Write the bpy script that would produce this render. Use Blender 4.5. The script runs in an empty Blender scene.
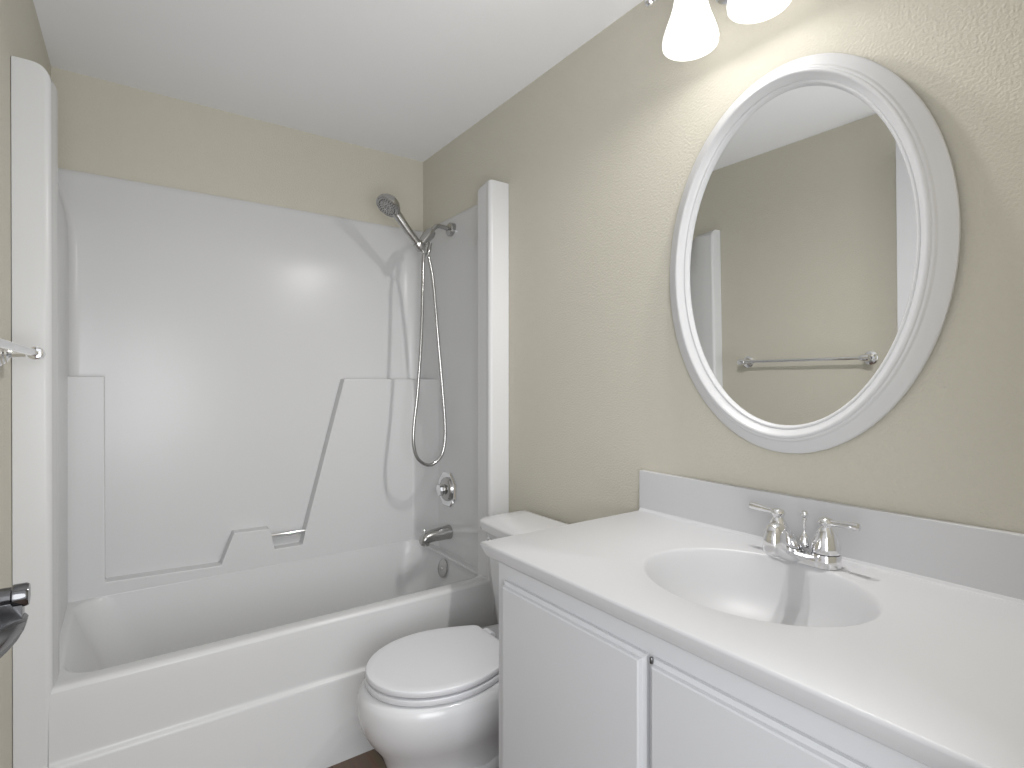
import bpy, bmesh, math
from mathutils import Vector, Matrix, Euler

S = bpy.context.scene
COL = S.collection
PI = math.pi

# ------------------------------------------------------------------ camera, world, exposure
cam_data = bpy.data.cameras.new('camera')
cam_data.sensor_width = 36.0
cam_data.lens = 546.1 / 1024 * 36.0
cam_data.clip_start = 0.01
cam = bpy.data.objects.new('camera', cam_data)
COL.objects.link(cam)
cam.location = (-1.3047, -2.6504, 1.2588)
cam.rotation_euler = Euler((PI / 2 - 0.0029, 0.0, -0.6187), 'XYZ')
S.camera = cam

world = bpy.data.worlds.new('hallway daylight')
S.world = world
world.use_nodes = True
bg = world.node_tree.nodes['Background']
bg.inputs[0].default_value = (0.94, 0.97, 1.0, 1)
WORLD_STRENGTH = 1.1
bg.inputs[1].default_value = WORLD_STRENGTH
BULB = 3.0       # emission of the three bulbs
SHADE = 0.95       # glow of the lit opal glass
S.view_settings.view_transform = 'Standard'
S.view_settings.look = 'None'
S.view_settings.gamma = 1.0
S.view_settings.use_curve_mapping = False
S.view_settings.exposure = -0.01
LAMP = 31.5       # power of each vanity lamp (W)

def soften_falloff(ld, smooth):
    ld.use_nodes = True
    em = ld.node_tree.nodes['Emission']
    fo = ld.node_tree.nodes.new('ShaderNodeLightFalloff')
    fo.inputs['Strength'].default_value = 1.0
    fo.inputs['Smooth'].default_value = smooth
    ld.node_tree.links.new(fo.outputs['Quadratic'], em.inputs['Strength'])

# large soft fill added in the hallway to lift ambient light, no real lamp
fl = bpy.data.lights.new('soft fill', 'POINT')
fl.energy = 175.0
fl.color = (0.96, 0.98, 1.0)
fl.shadow_soft_size = 0.55
soften_falloff(fl, 4.0)
flo = bpy.data.objects.new('soft_fill_light', fl)
COL.objects.link(flo)
flo.location = (-1.30, -3.00, 1.15)

# ------------------------------------------------------------------ materials
def mat(name, color, rough=0.5, metal=0.0, spec=0.5, coat=0.0, bump=None, noise_rough=None):
    m = bpy.data.materials.new(name)
    m.use_nodes = True
    nt = m.node_tree
    b = nt.nodes['Principled BSDF']
    b.inputs['Base Color'].default_value = (*color, 1)
    b.inputs['Roughness'].default_value = rough
    b.inputs['Metallic'].default_value = metal
    b.inputs['Specular IOR Level'].default_value = spec
    b.inputs['Coat Weight'].default_value = coat
    b.inputs['Coat Roughness'].default_value = 0.08
    if bump:
        scale, strength, dist = bump
        tc = nt.nodes.new('ShaderNodeTexCoord')
        n = nt.nodes.new('ShaderNodeTexNoise')
        n.inputs['Scale'].default_value = scale
        n.inputs['Detail'].default_value = 3
        bp = nt.nodes.new('ShaderNodeBump')
        bp.inputs['Strength'].default_value = strength
        bp.inputs['Distance'].default_value = dist
        nt.links.new(tc.outputs['Object'], n.inputs['Vector'])
        nt.links.new(n.outputs['Fac'], bp.inputs['Height'])
        nt.links.new(bp.outputs['Normal'], b.inputs['Normal'])
    return m

M = {}
M['wall'] = mat('beige wall paint', (0.562, 0.535, 0.457), 0.55, spec=0.3, bump=(165, 0.5, 0.004))
M['ceiling'] = mat('white ceiling paint', (0.86, 0.86, 0.87), 0.8, spec=0.2, bump=(120, 0.2, 0.002))
M['fiberglass'] = mat('white gelcoat fiberglass', (0.60, 0.60, 0.602), 0.27, spec=0.3)
M['porcelain'] = mat('white porcelain', (0.63, 0.63, 0.64), 0.18, spec=0.5)
M['seat'] = mat('white seat plastic', (0.64, 0.64, 0.66), 0.28)
M['marble'] = mat('white cultured marble', (0.57, 0.57, 0.582), 0.40)
M['cabinet'] = mat('white cabinet paint', (0.575, 0.58, 0.597), 0.42)
M['frame'] = mat('white frame paint', (0.63, 0.63, 0.64), 0.35)
M['doorpaint'] = mat('white door paint', (0.66, 0.66, 0.68), 0.45)
M['chrome'] = mat('polished chrome', (0.84, 0.84, 0.85), 0.06, metal=1.0)
M['dchrome'] = mat('dark polished metal', (0.17, 0.17, 0.175), 0.14, metal=1.0)
M['nickel'] = mat('satin nickel', (0.46, 0.455, 0.445), 0.22, metal=1.0)
M['mirror'] = mat('mirror silver', (0.90, 0.91, 0.91), 0.0, metal=1.0)
M['rubber'] = mat('dark grey rubber', (0.06, 0.06, 0.06), 0.6)
M['gap'] = mat('dark seam', (0.10, 0.10, 0.10), 0.8)

def emit(name, color, strength, diff=None):
    m = bpy.data.materials.new(name)
    m.use_nodes = True
    b = m.node_tree.nodes['Principled BSDF']
    b.inputs['Base Color'].default_value = (*(diff or color), 1)
    b.inputs['Roughness'].default_value = 0.3
    b.inputs['Emission Color'].default_value = (*color, 1)
    b.inputs['Emission Strength'].default_value = strength
    return m
M['bulb'] = emit('lit bulb', (1.0, 0.95, 0.86), BULB)
M['shade'] = emit('lit opal glass', (1.0, 0.985, 0.96), SHADE, (0.85, 0.85, 0.85))
_nt = M['shade'].node_tree                      # thin opal glass: lets part of the lamp light through
_tr = _nt.nodes.new('ShaderNodeBsdfTransparent')
_mx = _nt.nodes.new('ShaderNodeMixShader')
_mx.inputs[0].default_value = 0.42
_nt.links.new(_tr.outputs[0], _mx.inputs[2])
_nt.links.new(_nt.nodes['Principled BSDF'].outputs[0], _mx.inputs[1])
_nt.links.new(_mx.outputs[0], _nt.nodes['Material Output'].inputs['Surface'])

def wood_floor():
    m = bpy.data.materials.new('brown plank floor')
    m.use_nodes = True
    nt = m.node_tree
    b = nt.nodes['Principled BSDF']
    tc = nt.nodes.new('ShaderNodeTexCoord')
    mp = nt.nodes.new('ShaderNodeMapping')
    mp.inputs['Rotation'].default_value = (0, 0, PI / 2)
    br = nt.nodes.new('ShaderNodeTexBrick')
    br.inputs['Color1'].default_value = (0.165, 0.105, 0.075, 1)
    br.inputs['Color2'].default_value = (0.205, 0.135, 0.100, 1)
    br.inputs['Mortar'].default_value = (0.06, 0.04, 0.03, 1)
    br.inputs['Scale'].default_value = 1.0
    br.inputs['Mortar Size'].default_value = 0.0015
    br.inputs['Brick Width'].default_value = 1.2
    br.inputs['Row Height'].default_value = 0.15
    ns = nt.nodes.new('ShaderNodeTexNoise')
    ns.inputs['Scale'].default_value = 6
    ns.inputs['Detail'].default_value = 6
    mp2 = nt.nodes.new('ShaderNodeMapping')
    mp2.inputs['Scale'].default_value = (9, 0.8, 1)
    mx = nt.nodes.new('ShaderNodeMixRGB')
    mx.blend_type = 'MULTIPLY'
    mx.inputs[0].default_value = 0.55
    nt.links.new(tc.outputs['Object'], mp.inputs['Vector'])
    nt.links.new(mp.outputs['Vector'], br.inputs['Vector'])
    nt.links.new(tc.outputs['Object'], mp2.inputs['Vector'])
    nt.links.new(mp2.outputs['Vector'], ns.inputs['Vector'])
    nt.links.new(br.outputs['Color'], mx.inputs[1])
    nt.links.new(ns.outputs['Color'], mx.inputs[2])
    nt.links.new(mx.outputs['Color'], b.inputs['Base Color'])
    b.inputs['Roughness'].default_value = 0.45
    return m
M['floor'] = wood_floor()

# ------------------------------------------------------------------ helpers
ORIGIN = {}

def thing(name, label, cat, loc, group=None):
    o = bpy.data.objects.new(name, None)
    o.empty_display_size = 0.05
    COL.objects.link(o)
    o.location = loc
    o['label'] = label
    o['category'] = cat
    if group:
        o['group'] = group
    ORIGIN[o.name] = Vector(loc)
    return o

def obj(name, bm, m, parent=None, smooth=True, bevel=None, sharp=35, subsurf=0, label=None, recalc=True):
    """link a bmesh (built in world coordinates) as ONE mesh object"""
    if recalc:
        bmesh.ops.recalc_face_normals(bm, faces=bm.faces)
    if parent:
        off = ORIGIN[parent.name]
    else:
        off = Vector((0, 0, 0))
    bmesh.ops.translate(bm, verts=bm.verts, vec=-off)
    me = bpy.data.meshes.new(name)
    bm.to_mesh(me)
    bm.free()
    me.materials.append(m)
    o = bpy.data.objects.new(name, me)
    COL.objects.link(o)
    if parent:
        o.parent = parent
        ORIGIN[o.name] = off.copy()
    else:
        ORIGIN[o.name] = Vector((0, 0, 0))
    if smooth:
        me.polygons.foreach_set('use_smooth', [True] * len(me.polygons))
        me.set_sharp_from_angle(angle=math.radians(sharp))
    if bevel:
        md = o.modifiers.new('bevel', 'BEVEL')
        md.width = bevel[0]
        md.segments = bevel[1]
        md.limit_method = 'ANGLE'
        md.angle_limit = math.radians(bevel[2] if len(bevel) > 2 else 35)
        md.harden_normals = False
        me.polygons.foreach_set('use_smooth', [True] * len(me.polygons))
    if subsurf:
        md = o.modifiers.new('sub', 'SUBSURF')
        md.levels = md.render_levels = subsurf
    if label:
        o['label'] = label
    return o

def struct(name, bm, m, **k):
    o = obj(name, bm, m, **k)
    o['kind'] = 'structure'
    return o

def box(bm, x0, x1, y0, y1, z0, z1):
    v = [bm.verts.new(p) for p in ((x0, y0, z0), (x1, y0, z0), (x1, y1, z0), (x0, y1, z0),
                                   (x0, y0, z1), (x1, y0, z1), (x1, y1, z1), (x0, y1, z1))]
    for f in ((0, 1, 2, 3), (4, 5, 6, 7), (0, 1, 5, 4), (1, 2, 6, 5), (2, 3, 7, 6), (3, 0, 4, 7)):
        bm.faces.new([v[i] for i in f])

def loft(bm, loops, cap0=True, cap1=True, closed=True):
    rows = [[bm.verts.new(p) for p in lp] for lp in loops]
    n = len(rows[0])
    for a, b in zip(rows, rows[1:]):
        for i in range(n if closed else n - 1):
            j = (i + 1) % n
            bm.faces.new((a[i], a[j], b[j], b[i]))
    if cap0:
        bm.faces.new(rows[0])
    if cap1:
        bm.faces.new(rows[-1])
    return rows

def frame_of(d):
    d = d.normalized()
    up = Vector((0, 0, 1)) if abs(d.z) < 0.95 else Vector((0, 1, 0))
    u = d.cross(up).normalized()
    return u, u.cross(d).normalized()

def lathe(bm, prof, org, axis=(0, 0, 1), n=32, cap0=True, cap1=True):
    """prof: list of (radius, distance along axis)"""
    org = Vector(org)
    a = Vector(axis).normalized()
    u, v = frame_of(a)
    loops = []
    for r, h in prof:
        r = max(r, 1e-5)
        loops.append([org + a * h + (u * math.cos(2 * PI * i / n) + v * math.sin(2 * PI * i / n)) * r for i in range(n)])
    loft(bm, loops, cap0, cap1)

def smooth_path(pts, sub=8):
    """Catmull-Rom through the points"""
    P = [Vector(p) for p in pts]
    P = [P[0] * 2 - P[1]] + P + [P[-1] * 2 - P[-2]]
    out = []
    for i in range(1, len(P) - 2):
        for k in range(sub):
            t = k / sub
            p0, p1, p2, p3 = P[i - 1:i + 3]
            out.append(0.5 * ((2 * p1) + (p2 - p0) * t + (2 * p0 - 5 * p1 + 4 * p2 - p3) * t * t + (3 * p1 - p0 - 3 * p2 + p3) * t ** 3))
    out.append(P[-2])
    return out

def tube(bm, path, r, n=16):
    """sweep a circle; r a number or a list per point"""
    P = [Vector(p) for p in path]
    R = r if isinstance(r, (list, tuple)) else [r] * len(P)
    d0 = (P[1] - P[0]).normalized()
    u, v = frame_of(d0)
    loops = []
    for i, p in enumerate(P):
        d = (P[min(i + 1, len(P) - 1)] - P[max(i - 1, 0)]).normalized()
        u = (u - d * u.dot(d)).normalized()
        v = d.cross(u)
        loops.append([p + (u * math.cos(2 * PI * k / n) + v * math.sin(2 * PI * k / n)) * R[i] for k in range(n)])
    loft(bm, loops)

def prism(bm, pts, axis, a, b):
    """extrude a 2-D outline along an axis; pts are the other two coordinates in order"""
    def mk(p, h):
        return {'x': (h, p[0], p[1]), 'y': (p[0], h, p[1]), 'z': (p[0], p[1], h)}[axis]
    loft(bm, [[mk(p, a) for p in pts], [mk(p, b) for p in pts]])

def sphere(bm, c, r, n=20, scale=(1, 1, 1)):
    bmesh.ops.create_uvsphere(bm, u_segments=n, v_segments=n // 2, radius=r,
                              matrix=Matrix.Translation(c) @ Matrix.Diagonal((*scale, 1)))

def B():
    return bmesh.new()

def lerp(a, b, t):
    return a + (b - a) * t

def sstep(t):
    t = min(1, max(0, t))
    return t * t * (3 - 2 * t)

# ------------------------------------------------------------------ room shell
W, FY, H = 1.524, -2.545, 2.433
bm = B(); box(bm, -W - 0.1, 0.1, -3.6, 0.1, -0.1, 0.0)
struct('floor', bm, M['floor'], smooth=False)
bm = B(); box(bm, -W - 0.1, 0.1, FY - 0.12, 0.1, H, H + 0.1)
struct('ceiling', bm, M['ceiling'], smooth=False)
bm = B(); box(bm, -W - 0.1, 0.1, 0.0, 0.1, 0.0, H)
struct('wall_back', bm, M['wall'], smooth=False)
bm = B(); box(bm, 0.0, 0.1, FY - 0.12, 0.0, 0.0, H)
struct('wall_right', bm, M['wall'], smooth=False)
def left_x(y):
    return -1.521 + 0.0175 * y
bm = B(); prism(bm, [(-W - 0.12, 0.0), (left_x(0.0), 0.0), (left_x(FY - 0.12), FY - 0.12), (-W - 0.12, FY - 0.12)], 'z', 0.0, H)
struct('wall_left', bm, M['wall'], smooth=False)
DX1, DTOP = -0.70, 2.29          # doorway the photograph is taken from
bm = B()
box(bm, DX1, 0.0, FY - 0.12, FY, 0.0, H)
box(bm, left_x(FY), DX1, FY - 0.12, FY, DTOP, H)
struct('wall_front', bm, M['wall'], smooth=False)

# open door folded back against the left wall
bm = B(); box(bm, -1.516, -1.481, -2.535, -1.686, 0.012, 2.275)
door = struct('door_1', bm, M['doorpaint'], bevel=(0.002, 2))
door['label'] = 'white door folded open against the left wall'
HY, HZ = -1.756, 0.982
bm = B()
lathe(bm, [(0.030, 0.0), (0.031, 0.004), (0.026, 0.009), (0.013, 0.012)], (-1.481, HY, HZ), (1, 0, 0))
dh = obj('door_handle', bm, M['dchrome'], door, label='dark polished metal door handle')
bm = B()
lathe(bm, [(0.0115, 0.0), (0.0115, 0.058), (0.014, 0.060), (0.014, 0.072), (0.0125, 0.0745)], (-1.474, HY, HZ + 0.016), (1, 0, 0))
obj('neck', bm, M['dchrome'], dh)
bm = B()
# leaf shaped lever hanging under the neck, reaching back towards the hinge
sec = [(-1.476, -0.010), (-1.404, -0.010), (-1.4012, -0.014), (-1.4035, -0.024), (-1.410, -0.036), (-1.419, -0.047), (-1.425, -0.053), (-1.440, -0.055), (-1.476, -0.040)]
loops = []
for y, s_, dz in ((HY + 0.016, 0.86, 0.001), (HY + 0.011, 1.0, 0), (HY - 0.010, 1.0, 0), (HY - 0.03, 0.75, 0.008), (HY - 0.065, 0.42, 0.016), (HY - 0.078, 0.25, 0.016)):
    loops.append([(-1.437 + (x + 1.437) * s_, y, HZ + dz + (z + 0.026) * s_ - 0.026) for x, z in sec])
loft(bm, loops)
box(bm, -1.455, -1.405, HY - 0.010, HY + 0.010, HZ - 0.012, HZ + 0.010)
obj('lever', bm, M['dchrome'], dh, bevel=(0.003, 3))

# ------------------------------------------------------------------ one-piece tub and shower surround
tub = thing('tub_shower', 'white one-piece fiberglass bathtub with tall moulded shower surround filling the far alcove', 'bathtub', (-0.76, -0.4, 0.0))
XL, XR, YB, YF = -1.456, -0.094, -0.034, -0.797
ZF, ZT = 2.082, 2.056

def xr(y):
    return lerp(XR, -0.045, min(1, sstep((y + 0.86) / 0.36) * 1.12 - 0.116) if y > -0.79 else 0)

def xl(y):
    return lerp(lerp(XL, -1.450, sstep((y + 0.785) / 0.05)), -1.470, sstep((y + 0.70) / 0.2))

def plan_profile():
    """inner outline of the surround: list of (x, y, wall_x, wall_y)"""
    out = []
    ys = [YF + 0.016, -0.76, -0.74, -0.72, -0.70, -0.68, -0.66, -0.645, -0.63, -0.61, -0.58, -0.5, -0.4, -0.3, -0.2, -0.14]
    for y in ys:
        out.append((xl(y), y, left_x(y) + 0.003, y))
    r = 0.035
    for k in range(1, 8):
        a = PI / 2 * k / 8
        out.append((-1.470 + r - r * math.cos(a), YB - r + r * math.sin(a), -W + 0.004, -0.004))
    for k in range(0, 13):
        x = lerp(-1.470 + r, -0.150, k / 12)
        out.append((x, YB, x, -0.004))
    rx, ry = 0.10, 0.075
    for k in range(1, 12):
        a = PI / 2 * k / 12
        out.append((-0.045 - rx + rx * math.sin(a), YB - ry + ry * math.cos(a), lerp(-0.045 - rx, -0.004, sstep(k / 12)), -0.004))
    for y in reversed(ys):
        if y < YB - ry:
            out.append((xr(y), y, -0.004, y))
    return out
prof = plan_profile()

def top_l(y):
    return lerp(ZF - 0.030, ZT, sstep((y + 0.725) / 0.045))

def top_z(y):
    return lerp(ZF, ZT, sstep((y + 0.725) / 0.045))

bm = B()
rows = []
zs = [0.40, 0.6, 0.9, 1.2, 1.5, 1.7, 1.78, 1.84, 1.89, 1.93, 1.97, 2.0, 2.02, 2.04, 2.056]
for z in zs:
    row = []
    for x, y, wx, wy in prof:
        zz = 0.40 + (z - 0.40) / (2.056 - 0.40) * ((top_l if x < -1.0 else top_z)(y) - 0.40)
        f = 0.92 * sstep((z - 1.80) / 0.30) * sstep((y + 0.70) / 0.09)
        row.append(bm.verts.new((lerp(x, wx, f), lerp(y, wy, f), zz)))
    rows.append(row)
# return of the top edge to the wall
row = []
for x, y, wx, wy in prof:
    f = 0.92 * sstep((2.056 - 1.80) / 0.30) * sstep((y + 0.70) / 0.09)
    row.append(bm.verts.new((lerp(x, wx, f) + (wx - x) * 0.10, lerp(y, wy, f) + (wy - y) * 0.10, (top_l if x < -1.0 else top_z)(y) + 0.004)))
rows.append(row)
rows.append([bm.verts.new((wx, wy, (top_l if x < -1.0 else top_z)(y) + 0.002)) for x, y, wx, wy in prof])
for a, b in zip(rows, rows[1:]):
    for i in range(len(a) - 1):
        bm.faces.new((a[i], a[i + 1], b[i + 1], b[i]))
obj('surround', bm, M['fiberglass'], tub, sharp=50, recalc=True)

# flanges (columns on each side of the opening)
for x0, x1, sgn in ((left_x(YF) + 0.0004, XL, 1), (-0.0006, XR, -1)):
    bm = B()
    r = 0.016
    sec = [((left_x(YF + 0.10) + 0.0004) if sgn == 1 else x0, YF + 0.10), (x0, YF + 0.004), (x0 + sgn * 0.0015, YF)]
    for k in range(0, 9):
        a = PI / 2 * k / 8
        sec.append((x1 - sgn * r + sgn * r * math.sin(a), YF + r - r * math.cos(a)))
    sec.append((x1 - sgn * 0.004, YF + r + 0.003)); sec.append((x1 - sgn * 0.004, YF + 0.10))
    loops = []
    rt = 0.04 if sgn == 1 else 0.005
    levels = [0.0, 0.5, 1.0, 1.5, ZF - rt]
    for z in levels:
        loops.append([(x, y, z) for x, y in sec])
    for k in range(1, 9):           # rounded top corner on the room side
        a = PI / 2 * k / 8
        dx = rt * (1 - math.cos(a)); z = ZF - rt + rt * math.sin(a)
        lim = x1 - sgn * dx
        loops.append([((min(x, lim) if sgn == 1 else max(x, lim)), y, z) for x, y in sec])
    # keep the part behind the front low so that it drops to the panel
    loops = [[(x, y, min(z, top_z(y) + 0.001)) for x, y, z in lp] for lp in loops]
    loft(bm, loops)
    obj('flange', bm, M['fiberglass'], tub, sharp=50)

# raised lower wall panel with soap ledge and bar recess
YL = -0.092
bm = B()
outline = [(-1.474, 0.42), (-1.474, 1.282), (-1.362, 1.282), (-1.362, 0.507), (-0.972, 0.495), (-0.924, 0.622),
           (-0.783, 0.618), (-0.762, 0.525), (-0.645, 0.525), (-0.628, 0.600), (-0.453, 1.276), (-0.043, 1.276), (-0.043, 0.42)]
prism(bm, outline, 'y', YB + 0.012, YL)
prism(bm, [(-0.036, YL + 0.03), (-0.112, YL + 0.03), (-0.112, YL - 0.0006), (-0.104, YL - 0.0012), (-0.0985, YL - 0.004), (-0.094, YL - 0.010), (-0.089, YL - 0.022), (-0.075, YL - 0.065), (-0.0445, YL - 0.17), (-0.036, YL - 0.17)], 'z', 0.42, 1.275)
bmesh.ops.recalc_face_normals(bm, faces=bm.faces)
obj('wall_ledge', bm, M['fiberglass'], tub, bevel=(0.009, 4, 30))

# basin
def rrect(x0, x1, y0, y1, rad, z, n=10):
    pts = []
    for cx, cy, a0 in ((x1 - rad, y1 - rad, 0), (x0 + rad, y1 - rad, PI / 2), (x0 + rad, y0 + rad, PI), (x1 - rad, y0 + rad, 3 * PI / 2)):
        for k in range(n + 1):
            a = a0 + PI / 2 * k / n
            pts.append((cx + rad * math.cos(a), cy + rad * math.sin(a), z))
    return pts
ZR = 0.456
XB = -0.058
bm = B()
x0, x1 = left_x(-0.8) + 0.012, -0.002
loops = [rrect(-W + 0.06, -0.085, -0.792, -0.012, 0.004, ZR - 0.012),
         rrect(-W + 0.06, -0.085, -0.789, -0.012, 0.004, ZR - 0.004),
         rrect(-W + 0.05, -0.060, -0.782, -0.012, 0.004, ZR - 0.0003),
         rrect(-W + 0.01, -0.004, -0.775, -0.008, 0.004, ZR),
         rrect(XL + 0.002, XB, -0.742, YL - 0.001, 0.09, ZR),
         rrect(XL + 0.006, XB - 0.003, -0.734, YL - 0.001, 0.10, ZR - 0.003),
         rrect(XL + 0.013, XB - 0.007, -0.726, YL - 0.002, 0.11, ZR - 0.014),
         rrect(XL + 0.030, XB - 0.016, -0.718, YL - 0.006, 0.12, ZR - 0.06),
         rrect(XL + 0.10, XB - 0.040, -0.700, YL - 0.026, 0.13, 0.22),
         rrect(XL + 0.15, XB - 0.062, -0.685, YL - 0.042, 0.14, 0.13),
         rrect(XL + 0.19, XB - 0.090, -0.660, YL - 0.068, 0.14, 0.095),
         rrect(XL + 0.25, XB - 0.15, -0.610, YL - 0.115, 0.12, 0.082)]
rows = loft(bm, loops, cap0=False, cap1=True)
# apron: from the rim to the floor with a step a little below mid height
xs = (-W + 0.06, -0.085)
ap = [(-0.792, ZR - 0.012), (-0.794, ZR - 0.03), (-0.7945, ZR - 0.036), (-0.798, 0.275), (-0.7982, 0.270), (-0.799, 0.265), (-0.8015, 0.2615), (-0.805, 0.2595), (-0.8085, 0.257), (-0.8105, 0.253), (-0.8115, 0.248), (-0.8125, 0.242), (-0.8495, 0.004), (-0.850, 0.0)]
L = [[bm.verts.new((x, y, z)) for y, z in ap] for x in (xs[0], -1.2, -0.76, -0.4, xs[1])]
for a, b in zip(L, L[1:]):
    for i in range(len(ap) - 1):
        bm.faces.new((a[i], b[i], b[i + 1], a[i + 1]))
obj('tub_basin', bm, M['fiberglass'], tub, sharp=50)
# base wedge of the columns that meets the lower apron
for x0, x1 in ((left_x(YF) + 0.002, -W + 0.062), (-0.087, -0.002)):
    bm = B()
    prism(bm, [(-0.78, 0.262), (-0.800, 0.262), (-0.813, 0.246), (-0.851, 0.0), (-0.78, 0.0)], 'x', x0, x1)
    obj('column_foot', bm, M['fiberglass'], tub, bevel=(0.006, 3))
# small grab bar in the soap ledge
bm = B()
tube(bm, [(-0.792, -0.075, 0.582), (-0.62, -0.075, 0.582)], 0.0105)
obj('grab_bar', bm, M['chrome'], tub, label='short chrome bar in the soap ledge')
# overflow plate on the end of the basin
bm = B()
ax = Vector((-1, 0, 0.2)).normalized()
lathe(bm, [(0.0425, 0.0), (0.0425, 0.004), (0.036, 0.008), (0.012, 0.010), (0.010, 0.013), (0.004, 0.014)], (-0.0795, -0.370, 0.384), ax)
obj('overflow_plate', bm, M['nickel'], tub, label='round chrome overflow plate')

# ------------------------------------------------------------------ tub spout
sp = thing('tub_spout', 'chrome bathtub spout on the right alcove wall below the octagonal valve', 'tap', (-0.045, -0.372, 0.551))
PX, SPY, DZ = -0.046, -0.372, -0.024
bm = B()
loops = []
for dx, zc, rz, ry in ((0.0, 0.575, 0.0330, 0.0330), (0.006, 0.575, 0.0335, 0.0335), (0.012, 0.5748, 0.0325, 0.0325), (0.05, 0.5735, 0.0305, 0.0310),
                       (0.09, 0.571, 0.0285, 0.0295), (0.118, 0.567, 0.0270, 0.0285), (0.136, 0.562, 0.0245, 0.0265), (0.146, 0.557, 0.020, 0.023), (0.151, 0.552, 0.012, 0.015)):
    loops.append([(PX - dx, SPY + ry * math.cos(2 * PI * k / 28), zc + DZ + rz * math.sin(2 * PI * k / 28)) for k in range(28)])
loft(bm, loops)
lathe(bm, [(0.021, 0.0), (0.0205, 0.02), (0.017, 0.021), (0.017, 0.004)], (PX - 0.126, SPY, 0.553 + DZ), (-0.12, 0, -1), n=24)
obj('spout_body', bm, M['nickel'], sp, sharp=45)
bm = B()
lathe(bm, [(0.003, 0.0), (0.003, 0.012), (0.0075, 0.014), (0.0085, 0.019), (0.006, 0.023)], (PX - 0.130, SPY, 0.584 + DZ), n=16)
obj('diverter_knob', bm, M['chrome'], sp)

# ------------------------------------------------------------------ shower valve
sv = thing('shower_valve', 'octagonal chrome shower valve plate with round knob on the right alcove wall', 'shower control', (-0.046, -0.359, 0.752))
C = (-0.046, -0.359, 0.752)
bm = B()
def octo(r, dx):
    return [(C[0] - dx, C[1] + r * math.cos(2 * PI * (k + 0.5) / 8), C[2] + r * math.sin(2 * PI * (k + 0.5) / 8)) for k in range(8)]
loft(bm, [octo(0.088, 0.0), octo(0.088, 0.005), octo(0.082, 0.011), octo(0.078, 0.0115), octo(0.064, 0.008)])
obj('valve_plate', bm, M['chrome'], sv, sharp=20)
bm = B()
lathe(bm, [(0.056, 0.0), (0.056, 0.006), (0.052, 0.012), (0.044, 0.016), (0.030, 0.017), (0.027, 0.018)], (C[0] - 0.006, C[1], C[2]), (-1, 0, 0), n=40)
obj('valve_dome', bm, M['nickel'], sv)
bm = B()
lathe(bm, [(0.020, 0.0), (0.020, 0.006), (0.027, 0.010), (0.029, 0.022), (0.025, 0.030), (0.013, 0.034), (0.003, 0.035)], (C[0] - 0.022, C[1], C[2]), (-1, 0, 0), n=10)
obj('valve_knob', bm, M['chrome'], sv, sharp=20, label='faceted chrome knob')

# ------------------------------------------------------------------ shower arm with holder
sa = thing('wall_shower_mount', 'satin nickel shower arm and holder leaving the right alcove wall near its top', 'shower arm', (-0.02, -0.355, 1.99))
A0 = Vector((-0.034, -0.355, 1.988))
bm = B()
lathe(bm, [(0.032, -0.020), (0.032, 0.003), (0.029, 0.007), (0.017, 0.010), (0.0115, 0.013)], A0, (-1, 0, 0))
obj('wall_flange', bm, M['nickel'], sa)
bm = B()
pth = smooth_path([A0, A0 + Vector((-0.05, -0.002, 0.006)), A0 + Vector((-0.075, -0.005, 0.001)), A0 + Vector((-0.097, -0.008, -0.02)), A0 + Vector((-0.112, -0.01, -0.042))], 8)
tube(bm, pth, 0.0105)
obj('arm_pipe', bm, M['nickel'], sa)
E = A0 + Vector((-0.104, -0.009, -0.030))
T = Vector((-0.198, -0.372, 1.887))
ax = (T - E).normalized()
bm = B()
Ln = (T - E).length
lathe(bm, [(0.014, -0.006), (0.022, -0.002), (0.0265, 0.012), (0.0265, 0.022), (0.0235, 0.05), (0.019, 0.075), (0.0165, Ln)], E, ax)
obj('diverter_body', bm, M['nickel'], sa)
bm = B()
hd = Vector((-0.70, -0.06, 0.71)).normalized()            # direction of the handle axis
lathe(bm, [(0.0225, -0.018), (0.0235, -0.016), (0.0235, 0.016), (0.0225, 0.018)], T + ax * 0.006, hd, n=28)
obj('holder_ring', bm, M['nickel'], sa)
bm = B()
q = Vector((-0.154, -0.372, 1.884))
lathe(bm, [(0.0085, 0.02), (0.0085, 0.0), (0.0105, -0.004), (0.0105, -0.022), (0.009, -0.030), (0.0075, -0.042)], q + Vector((0.004, 0, 0.0)), (0.25, 0, 1), n=20)
obj('hose_outlet', bm, M['nickel'], sa)

# ------------------------------------------------------------------ hand shower with hose
hs = thing('hand_shower', 'satin nickel hand shower with round spray head and long looping metal hose', 'hand shower', tuple(T))
P0 = T + ax * 0.006 - hd * 0.022
HC = Vector((-0.358, -0.388, 2.033))                       # centre of the head
fn = Vector((-0.60, -0.17, -0.76)).normalized()            # where the head looks
hb = HC - fn * 0.012
pth = smooth_path([P0, P0 + hd * 0.05, P0 + hd * 0.11, lerp(P0 + hd * 0.11, hb, 0.62), hb + (P0 - hb).normalized() * 0.035], 8)
bm = B()
n = len(pth)
tube(bm, pth, [lerp(0.0150, 0.0180, min(1, 2.2 * i / n)) if i / n < 0.5 else lerp(0.0180, 0.023, (i / n - 0.5) * 2) for i in range(n)], n=20)
obj('handle', bm, M['nickel'], hs)
bm = B()
lathe(bm, [(0.006, -0.036), (0.026, -0.033), (0.043, -0.024), (0.054, -0.008), (0.0565, 0.004), (0.0545, 0.011), (0.050, 0.0135), (0.047, 0.011)], HC, fn, n=48)
hd_o = obj('spray_head', bm, M['nickel'], hs)
bm = B()
lathe(bm, [(0.0445, 0.0095), (0.044, 0.0115), (0.030, 0.0125), (0.029, 0.0145), (0.017, 0.0145), (0.016, 0.0125), (0.002, 0.0125)], HC, fn, n=48)
face = obj('spray_face', bm, M['nickel'], hd_o)
u, v = frame_of(fn)
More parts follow.
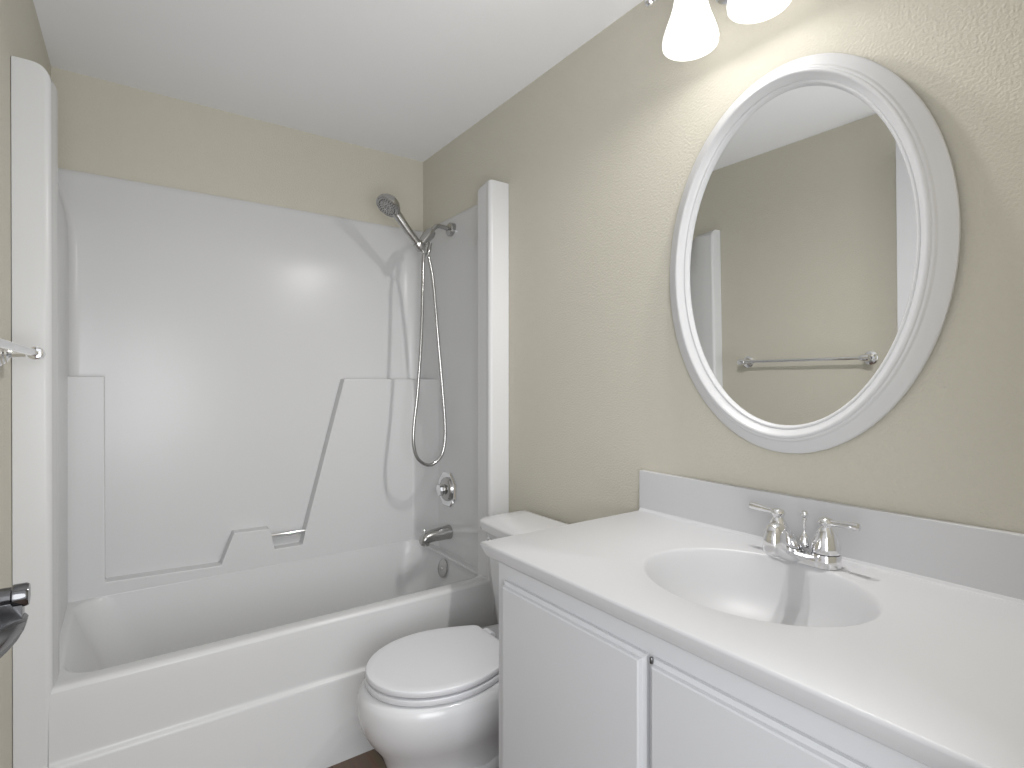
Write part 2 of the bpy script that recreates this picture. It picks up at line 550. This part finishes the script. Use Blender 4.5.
bm = B()
for rr, cnt, sz in ((0.0375, 22, 0.0026), (0.0235, 12, 0.0021), (0.009, 6, 0.0018)):
    for k in range(cnt):
        a = 2 * PI * k / cnt
        lathe(bm, [(sz, 0.011), (sz * 0.8, 0.017)], HC + (u * math.cos(a) + v * math.sin(a)) * rr, fn, n=8)
obj('nozzles', bm, M['rubber'], hd_o, label='dark rubber spray nozzles')
bm = B()
lathe(bm, [(0.0135, 0.002), (0.0125, -0.006), (0.0095, -0.009), (0.0088, -0.022), (0.0075, -0.024)], P0, (hd * 0.75 + Vector((0, 0, 0.6))).normalized(), n=20)
obj('hose_nut', bm, M['nickel'], hs)
hstart = P0 - (hd * 0.75 + Vector((0, 0, 0.6))).normalized() * 0.02
hose = [hstart, (-0.1844, -0.373, 1.7961), (-0.187, -0.375, 1.693), (-0.1947, -0.375, 1.4559), (-0.2122, -0.375, 1.2188), (-0.2308, -0.375, 1.0641), (-0.2318, -0.375, 0.9745), (-0.2102, -0.375, 0.9095), (-0.1524, -0.375, 0.8765), (-0.0957, -0.375, 0.9095), (-0.0741, -0.375, 0.9745), (-0.072, -0.375, 1.0641), (-0.0844, -0.375, 1.2188), (-0.1071, -0.375, 1.4559), (-0.1277, -0.375, 1.6724), (-0.1411, -0.373, 1.7755), (-0.1555, -0.372, 1.8415)]
bm = B()
pth = smooth_path(hose, 14)
tube(bm, pth, [0.0074 + 0.0007 * (i % 2) for i in range(len(pth))], n=12)
obj('hose', bm, M['nickel'], hs)

# ------------------------------------------------------------------ toilet
TY = -1.18
to = thing('toilet', 'white toilet with closed lid between bathtub and vanity', 'toilet', (-0.42, TY, 0.0))

def egg(tip, cx, b, xb, wb, z, n=24, off=0.0):
    """outline of seat/bowl: half ellipse in front, tapering to a straight back"""
    pts = []
    for k in range(n + 1):               # front: from +y round the tip to -y
        a = PI / 2 + PI * k / n
        pts.append((cx + (cx - tip + 0.0) * math.cos(a) if False else cx - abs(math.cos(a)) * (cx - tip), TY + b * math.sin(a), z))
    m = 10
    for k in range(1, m + 1):
        t = k / m
        pts.append((lerp(cx, xb - 0.012, t), TY - lerp(b, wb, (1 - math.cos(PI / 2 * t)) * 0.85 + 0.15 * t * t), z))
    pts.append((xb - 0.004, TY - wb + 0.006, z)); pts.append((xb, TY - wb + 0.016, z))
    pts.append((xb, TY + wb - 0.016, z)); pts.append((xb - 0.004, TY + wb - 0.006, z))
    for k in range(m, 0, -1):
        t = k / m
        pts.append((lerp(cx, xb - 0.012, t), TY + lerp(b, wb, (1 - math.cos(PI / 2 * t)) * 0.85 + 0.15 * t * t), z))
    return pts
bm = B()
loops = []
for tip, cx, b, xb, wb, z in ((-0.700, -0.48, 0.130, -0.11, 0.115, 0.0), (-0.700, -0.48, 0.130, -0.11, 0.115, 0.02), (-0.690, -0.48, 0.124, -0.11, 0.108, 0.05),
                              (-0.684, -0.48, 0.120, -0.10, 0.102, 0.10), (-0.690, -0.48, 0.124, -0.09, 0.102, 0.15), (-0.708, -0.49, 0.138, -0.08, 0.106, 0.20),
                              (-0.742, -0.505, 0.166, -0.07, 0.115, 0.245), (-0.764, -0.515, 0.186, -0.06, 0.130, 0.285), (-0.773, -0.52, 0.195, -0.055, 0.148, 0.325),
                              (-0.771, -0.525, 0.194, -0.05, 0.158, 0.36), (-0.765, -0.525, 0.189, -0.05, 0.160, 0.378), (-0.755, -0.525, 0.180, -0.055, 0.152, 0.387), (-0.73, -0.52, 0.155, -0.07, 0.135, 0.3885)):
    loops.append(egg(tip, cx, b, xb, wb, z))
loft(bm, loops)
# trapway bulges on both sides of the pedestal
for s in (1, -1):
    p = smooth_path([(-0.60, TY + s * 0.05, 0.20), (-0.52, TY + s * 0.092, 0.13), (-0.43, TY + s * 0.092, 0.11), (-0.35, TY + s * 0.075, 0.17), (-0.28, TY + s * 0.070, 0.25), (-0.20, TY + s * 0.06, 0.24), (-0.16, TY + s * 0.05, 0.12), (-0.16, TY + s * 0.05, 0.02)], 6)
    tube(bm, p, 0.042, n=16)
bowl = obj('bowl', bm, M['porcelain'], to, sharp=60)
bm = B()
def egg_slab(bm, z0, z1, rnd, grow=0.0):
    def e(z, d):
        return egg(-0.748 - grow + d, -0.53, 0.181 + grow - d, -0.322 - d, 0.122 + grow - d, z)
    loft(bm, [e(z0, rnd), e(z0 + rnd * 0.3, rnd * 0.3), e(z0 + rnd, 0), e(z1 - rnd, 0), e(z1 - rnd * 0.3, rnd * 0.3), e(z1, rnd), e(z1 + 0.001, rnd + 0.02)])
egg_slab(bm, 0.3925, 0.4095, 0.003)
obj('seat', bm, M['seat'], to, sharp=60)
bm = B()
egg_slab(bm, 0.4150, 0.4330, 0.004)
obj('lid', bm, M['seat'], to, sharp=60)
for x, y in ((-0.715, TY - 0.045), (-0.715, TY + 0.045), (-0.40, TY - 0.13), (-0.40, TY + 0.13)):
    bm = B()
    box(bm, x - 0.009, x + 0.009, y - 0.009, y + 0.009, 0.3865, 0.416)
    obj('bumper', bm, M['seat'], to)
for s in (1, -1):
    bm = B()
    lathe(bm, [(0.014, -0.02), (0.016, -0.018), (0.016, 0.018), (0.014, 0.02)], (-0.302, TY + s * 0.075, 0.408), (0, 1, 0), n=20)
    box(bm, -0.318, -0.288, TY + s * 0.075 - 0.016, TY + s * 0.075 + 0.016, 0.386, 0.408)
    obj('hinge', bm, M['seat'], to)
# tank
def tank_loop(z, xf, half, xb=-0.025, r=0.035, bow=0.014):
    pts = []
    n = 8
    for k in range(n + 1):
        a = PI / 2 * k / n
        pts.append((xf + r - r * math.sin(a), TY + half - r + r * math.cos(a), z))
    for k in range(1, 12):
        t = k / 12
        pts.append((xf - bow * math.sin(PI * t), lerp(TY + half - r, TY - half + r, t), z))
    for k in range(n + 1):
        a = PI / 2 * k / n
        pts.append((xf + r - r * math.cos(a), TY - half + r - r * math.sin(a), z))
    pts.append((xb - 0.006, TY - half, z)); pts.append((xb, TY - half + 0.006, z))
    pts.append((xb, TY + half - 0.006, z)); pts.append((xb - 0.006, TY + half, z))
    return pts
bm = B()
loft(bm, [tank_loop(0.372, -0.175, 0.170), tank_loop(0.376, -0.190, 0.188), tank_loop(0.388, -0.200, 0.198), tank_loop(0.55, -0.212, 0.220), tank_loop(0.716, -0.222, 0.236), tank_loop(0.722, -0.215, 0.228)])
obj('tank', bm, M['porcelain'], to, sharp=60)
bm = B()
loft(bm, [tank_loop(0.720, -0.234, 0.248), tank_loop(0.723, -0.241, 0.255, r=0.045), tank_loop(0.748, -0.243, 0.258, r=0.045), tank_loop(0.7535, -0.241, 0.256, r=0.045), tank_loop(0.757, -0.236, 0.251, -0.028, r=0.045), tank_loop(0.768, -0.195, 0.21, -0.05, r=0.045), tank_loop(0.770, -0.15, 0.15, -0.07, r=0.045)])
obj('tank_lid', bm, M['porcelain'], to, sharp=60)
bm = B()
lathe(bm, [(0.013, 0.0), (0.013, 0.006), (0.008, 0.010), (0.008, 0.016)], (-0.222, TY + 0.185, 0.685), (-1, 0, 0), n=20)
tube(bm, [(-0.236, TY + 0.19, 0.685), (-0.2365, TY + 0.15, 0.682), (-0.238, TY + 0.115, 0.675)], [0.0055, 0.006, 0.0075], n=12)
obj('flush_lever', bm, M['chrome'], to, label='small chrome flush lever')
for s in (1, -1):
    bm = B()
    lathe(bm, [(0.017, 0.0), (0.017, 0.01), (0.012, 0.020), (0.003, 0.023)], (-0.43, TY + s * 0.098, 0.012), n=20)
    obj('bolt_cap', bm, M['porcelain'], to)

# ------------------------------------------------------------------ vanity cabinet
VX = -0.575
va = thing('vanity_cabinet', 'white two-door vanity cabinet under the sink along the right wall', 'cabinet', (-0.29, -2.04, 0.0))
bm = B()
box(bm, VX, VX + 0.019, -2.540, -1.570, 0.10, 0.832)       # face frame
box(bm, VX + 0.019, -0.002, -1.588, -1.570, 0.10, 0.832)   # side panels
box(bm, VX + 0.019, -0.002, -2.540, -2.522, 0.10, 0.832)
box(bm, VX + 0.019, -0.002, -2.522, -1.588, 0.10, 0.118)   # bottom
box(bm, VX + 0.06, -0.002, -2.540, -1.570, 0.0, 0.10)
obj('carcass', bm, M['cabinet'], va, bevel=(0.0015, 2))
def vdoor(y0, y1):
    z0, z1 = 0.125, 0.797
    bm = B()
    x0 = VX - 0.0005
    def rc(d, x, dt=None):
        return [(x, y0 + d, z0 + d), (x, y1 - d, z0 + d), (x, y1 - d, z1 - (d if dt is None else dt)), (x, y0 + d, z1 - (d if dt is None else dt))]
    # slab with a wide finger bevel round the edge
    loft(bm, [rc(0, x0), rc(0, x0 - 0.007), rc(0.007, x0 - 0.0105), rc(0.0085, x0 - 0.017), rc(0.0115, x0 - 0.019)])
    return obj('door', bm, M['cabinet'], va, sharp=25)
for y0, y1 in ((-2.030, -1.604), (-2.468, -2.040)):
    d = vdoor(y0, y1)
for y in (-2.044,):
    for z in (0.795, 0.17):
        bm = B()
        lathe(bm, [(0.0028, -0.005), (0.0034, -0.004), (0.0034, 0.004), (0.0028, 0.005)], (VX - 0.012, y, z), n=12)
        obj('hinge', bm, M['dchrome'], va, label='small dark metal hinge between the doors')

# ------------------------------------------------------------------ vanity top with integral bowl
ZC = 0.870
XC0, XC1, YC0, YC1 = -0.595, -0.001, -2.542, -1.518
vt = thing('sink_countertop', 'white cultured marble countertop with integral oval basin on the vanity', 'sink', (-0.30, -2.04, 0.833))
SX, SY, SA, SB = -0.297, -2.047, 0.219, 0.186      # basin centre, half length (y), half width (x)
N = 96
angs = [2 * PI * k / N for k in range(N)]
def ray_rect(a):
    dx, dy = math.cos(a), math.sin(a)
    t = 1e9
    if dx > 1e-9: t = min(t, (XC1 - SX) / dx)
    if dx < -1e-9: t = min(t, (XC0 - SX) / dx)
    if dy > 1e-9: t = min(t, (YC1 - SY) / dy)
    if dy < -1e-9: t = min(t, (YC0 - SY) / dy)
    return [SX + dx * t, SY + dy * t]
rect = [ray_rect(a) for a in angs]
for cx in (XC0, XC1):
    for cy in (YC0, YC1):
        i = min(range(N), key=lambda k: (rect[k][0] - cx) ** 2 + (rect[k][1] - cy) ** 2)
        rect[i] = [cx, cy]
def ell(s, z, dx=0.0):
    return [(SX + dx + SB * s * math.cos(a), SY + SA * s * math.sin(a), z) for a in angs]
bm = B()
def rl(ins, z):
    return [(min(max(x, XC0 + ins), XC1), min(max(y, YC0), YC1 - min(ins, 0.005)), z) for x, y in rect]
loops = [rl(0.016, ZC - 0.036), rl(0.0, ZC - 0.006), rl(0.0015, ZC - 0.0015), rl(0.005, ZC),
         ell(1.012, ZC), ell(1.0, ZC - 0.0008), ell(0.985, ZC - 0.004), ell(0.965, ZC - 0.0105), ell(0.93, ZC - 0.024), ell(0.87, ZC - 0.050), ell(0.78, ZC - 0.078),
         ell(0.65, ZC - 0.102), ell(0.48, ZC - 0.118), ell(0.28, ZC - 0.127), ell(0.12, ZC - 0.130)]
loft(bm, loops, cap0=False, cap1=True)
obj('countertop', bm, M['marble'], vt, sharp=60)
bm = B()
box(bm, -0.0215, -0.001, YC0, YC1, ZC - 0.002, 0.990)
# cove where splash meets the top
prism(bm, [(-0.020, ZC - 0.001), (-0.029, ZC - 0.001), (-0.0285, ZC + 0.0006), (-0.0245, ZC + 0.0022), (-0.022, ZC + 0.007), (-0.020, ZC + 0.009)], 'y', YC0, YC1 - 0.002)
obj('backsplash', bm, M['marble'], vt, bevel=(0.0025, 3, 60))
bm = B()
lathe(bm, [(0.022, 0.0), (0.0225, 0.002), (0.018, 0.004), (0.016, 0.002), (0.013, 0.005), (0.002, 0.006)], (SX, SY, ZC - 0.1305), n=28)
obj('drain', bm, M['chrome'], vt, label='chrome sink drain')

# ------------------------------------------------------------------ faucet
FX, FYC = -0.093, -2.043
fa = thing('faucet', 'chrome two-handle centerset faucet on the countertop behind the basin', 'tap', (FX, FYC, ZC))
bm = B()
def stadium(w, r, z, n=12):
    pts = []
    for k in range(n + 1):
        a = PI * k / n
        pts.append((FX + r * math.cos(a), FYC + w + r * math.sin(a), z))
    for k in range(n + 1):
        a = PI + PI * k / n
        pts.append((FX + r * math.cos(a), FYC - w + r * math.sin(a), z))
    return pts
loft(bm, [stadium(0.051, 0.0265, ZC + 0.0002), stadium(0.051, 0.0265, ZC + 0.016), stadium(0.051, 0.0245, ZC + 0.021), stadium(0.051, 0.018, ZC + 0.0225)])
obj('base_plate', bm, M['chrome'], fa)
for s in (1, -1):
    y = FYC + s * 0.052
    bm = B()
    lathe(bm, [(0.0275, 0.0004), (0.0285, 0.001), (0.0285, 0.0255), (0.0275, 0.0275)], (FX, y, ZC), n=36)
    lathe(bm, [(0.0272, 0.0295), (0.0276, 0.032), (0.0262, 0.045), (0.0225, 0.060), (0.0175, 0.073), (0.0130, 0.080), (0.0108, 0.083), (0.0112, 0.086), (0.0140, 0.0885), (0.0155, 0.0935), (0.0130, 0.099), (0.006, 0.1025), (0.001, 0.103)], (FX, y, ZC), n=36)
    h = obj('handle', bm, M['chrome'], fa, sharp=40)
    bm = B()
    d = Vector((0.10 * s - 0.06, s, 0.06)).normalized()
    p = [Vector((FX, y, ZC + 0.0935)) + d * t for t in (0.0, 0.014, 0.022, 0.034, 0.050, 0.062, 0.068, 0.0705)]
    tube(bm, p, [0.0075, 0.0060, 0.0055, 0.0066, 0.0078, 0.0084, 0.0080, 0.004], n=16)
    obj('lever', bm, M['chrome'], h)
    bm = B()
    lathe(bm, [(0.0258, 0.0270), (0.0258, 0.0302)], (FX, y, ZC), n=36)
    obj('seal_ring', bm, M['rubber'], h, label='dark seam ring')
bm = B()
loops = []
for dx, z0, z1, w in ((0.012, 0.002, 0.027, 0.015), (-0.008, 0.002, 0.036, 0.0175), (-0.03, 0.003, 0.055, 0.0190), (-0.055, 0.006, 0.073, 0.0200),
                      (-0.08, 0.013, 0.088, 0.0205), (-0.096, 0.0195, 0.0945, 0.0205), (-0.108, 0.024, 0.0960, 0.020), (-0.118, 0.0285, 0.093, 0.0190), (-0.126, 0.031, 0.084, 0.0165), (-0.131, 0.035, 0.072, 0.0125), (-0.1325, 0.042, 0.060, 0.007)):
    zc, hz = (z0 + z1) / 2, (z1 - z0) / 2
    lp = []
    for k in range(24):
        a = 2 * PI * k / 24
        c, s_ = math.cos(a), math.sin(a)
        lp.append((FX + dx, FYC + w * (abs(c) ** 0.62) * (1 if c >= 0 else -1) * (1.0 - 0.12 * s_), ZC + zc + hz * (abs(s_) ** 0.8) * (1 if s_ >= 0 else -1)))
    loops.append(lp)
loft(bm, loops)
obj('spout', bm, M['chrome'], fa, sharp=50)
bm = B()
px = FX + 0.014
lathe(bm, [(0.013, 0.018), (0.0125, 0.036), (0.010, 0.048), (0.0055, 0.055), (0.0028, 0.057), (0.0025, 0.084), (0.0055, 0.086), (0.0038, 0.089), (0.0066, 0.093), (0.0082, 0.098), (0.0066, 0.103), (0.001, 0.106)], (px, FYC, ZC), n=24)
lathe(bm, [(0.016, 0.0), (0.016, 0.015)], (px, FYC, ZC), n=24)
obj('lift_rod', bm, M['chrome'], fa, sharp=40)

# ------------------------------------------------------------------ oval mirror
MY, MZ, MA, MB = -1.965, 1.552, 0.335, 0.462
mi = thing('oval_mirror', 'oval mirror in a wide stepped white frame on the right wall above the sink', 'mirror', (-0.004, MY, MZ))
prof_m = [(0.0, 0.0), (0.0, 0.008), (0.003, 0.0105), (0.010, 0.0145), (0.018, 0.0195), (0.026, 0.0245), (0.0285, 0.0255), (0.0295, 0.0285), (0.033, 0.0308), (0.036, 0.0308), (0.037, 0.0332), (0.040, 0.0348), (0.0435, 0.0345),
          (0.046, 0.032), (0.050, 0.0265), (0.054, 0.0222), (0.0575, 0.0195), (0.0585, 0.0205), (0.061, 0.0208), (0.0635, 0.019), (0.0645, 0.0165), (0.066, 0.014), (0.067, 0.0085)]
bm = B()
NM = 128
loops = []
for d, h in prof_m:
    loops.append([(-0.004 - h, MY + (MA - d) * math.cos(2 * PI * k / NM), MZ + (MB - d) * math.sin(2 * PI * k / NM)) for k in range(NM)])
loft(bm, loops, cap0=False, cap1=False)
obj('frame', bm, M['frame'], mi, sharp=50)
bm = B()
g = [[(-0.004 - h, MY + (MA - d) * math.cos(2 * PI * k / NM), MZ + (MB - d) * math.sin(2 * PI * k / NM)) for k in range(NM)] for d, h in ((0.0645, 0.004), (0.0645, 0.0095))]
loft(bm, g)
obj('mirror_glass', bm, M['mirror'], mi, smooth=False, label='oval mirror glass')
mi.rotation_euler = (0, math.radians(-0.85), 0)
mi.location.x = -0.0115

# ------------------------------------------------------------------ vanity light
LX, LZ = -0.130, 2.300
LYS = (-1.781, -1.966)
vl = thing('vanity_light', 'two-lamp chrome vanity light with bell-shaped opal glass shades above the mirror', 'wall light', (0.0, -1.877, LZ))
bm = B()
loft(bm, [[(-0.001 - h, -1.877 + r1 * math.cos(2 * PI * k / 48), LZ + r2 * math.sin(2 * PI * k / 48)) for k in range(48)] for h, r1, r2 in ((0, 0.11, 0.062), (0.010, 0.11, 0.062), (0.018, 0.10, 0.054), (0.022, 0.07, 0.03))])
obj('wall_plate', bm, M['chrome'], vl)
bm = B()
tube(bm, [(LX, -1.657, LZ), (LX, -2.096, LZ)], 0.0085)
tube(bm, [(-0.02, -1.877, LZ), (LX, -1.877, LZ)], 0.010)
for y, s in ((-1.657, 1), (-2.096, -1)):
    lathe(bm, [(0.0085, -0.004), (0.011, 0.0), (0.011, 0.004), (0.007, 0.006), (0.0125, 0.012), (0.0145, 0.019), (0.012, 0.027), (0.005, 0.032), (0.001, 0.033)], (LX, y - s * 0.012, LZ), (0, s, 0), n=24)
obj('cross_bar', bm, M['chrome'], vl)
for y in LYS:
    bm = B()
    lathe(bm, [(0.010, 0.0), (0.014, -0.008), (0.024, -0.020), (0.029, -0.026), (0.029, -0.048), (0.025, -0.050)], (LX, y, LZ), n=32)
    obj('socket_cup', bm, M['chrome'], vl)
    bm = B()
    outer = [(0.027, 2.2790), (0.030, 2.2730), (0.034, 2.2610), (0.038, 2.2410), (0.0425, 2.2160), (0.050, 2.1890), (0.0595, 2.1630), (0.0665, 2.1410), (0.0690, 2.1260), (0.0680, 2.1150)]
    inner = [(r - 0.003, z) for r, z in reversed(outer)]
    lathe(bm, [(r, z) for r, z in outer + [(0.0665, 2.1135)] + inner], (LX, y, 0.0), n=48, cap0=False, cap1=False)
    sh = obj('lamp_shade', bm, M['shade'], vl, sharp=60, label='lit opal glass bell shade')
    bm = B()
    sphere(bm, (LX, y, 2.1950), 0.028, 20, (1, 1, 1.15))
    lathe(bm, [(0.013, 2.2060), (0.013, 2.2730)], (LX, y, 0), n=16)
    obj('bulb', bm, M['bulb'], vl, label='lit bulb')
    ld = bpy.data.lights.new('vanity lamp', 'POINT')
    ld.energy = LAMP
    ld.color = (1.0, 0.985, 0.965)
    ld.shadow_soft_size = 0.022
    soften_falloff(ld, 1.3)
    lo = bpy.data.objects.new('vanity_lamp_light', ld)
    COL.objects.link(lo)
    lo.location = (LX, y, 2.1310)

# ------------------------------------------------------------------ towel bar
tb = thing('towel_bar', 'long chrome towel bar on two round posts on the left wall', 'towel bar', (-1.54, -1.27, 1.330))
TZ = 1.327
def bar_x(y):
    return left_x(y) + 0.066
bm = B()
tube(bm, [(bar_x(-0.95), -0.950, TZ), (bar_x(-1.572), -1.572, TZ)], 0.0082, n=20)
obj('bar', bm, M['chrome'], tb)
for y in (-0.955, -1.555):
    X0, TX = left_x(y), bar_x(y)
    bm = B()
    lathe(bm, [(0.031, 0.0), (0.031, 0.004), (0.027, 0.007), (0.027, 0.010), (0.022, 0.013), (0.022, 0.016), (0.013, 0.019), (0.010, 0.024), (0.010, 0.048)], (X0 + 0.0005, y, TZ), (1, 0, 0), n=32)
    pst = obj('post', bm, M['chrome'], tb, sharp=30)
    bm = B()
    lathe(bm, [(0.009, -0.020), (0.0145, -0.018), (0.0160, -0.012), (0.0160, 0.012), (0.0145, 0.018), (0.009, 0.020)], (TX, y, TZ), (0, 1, 0), n=28)
    obj('bar_ring', bm, M['chrome'], pst)
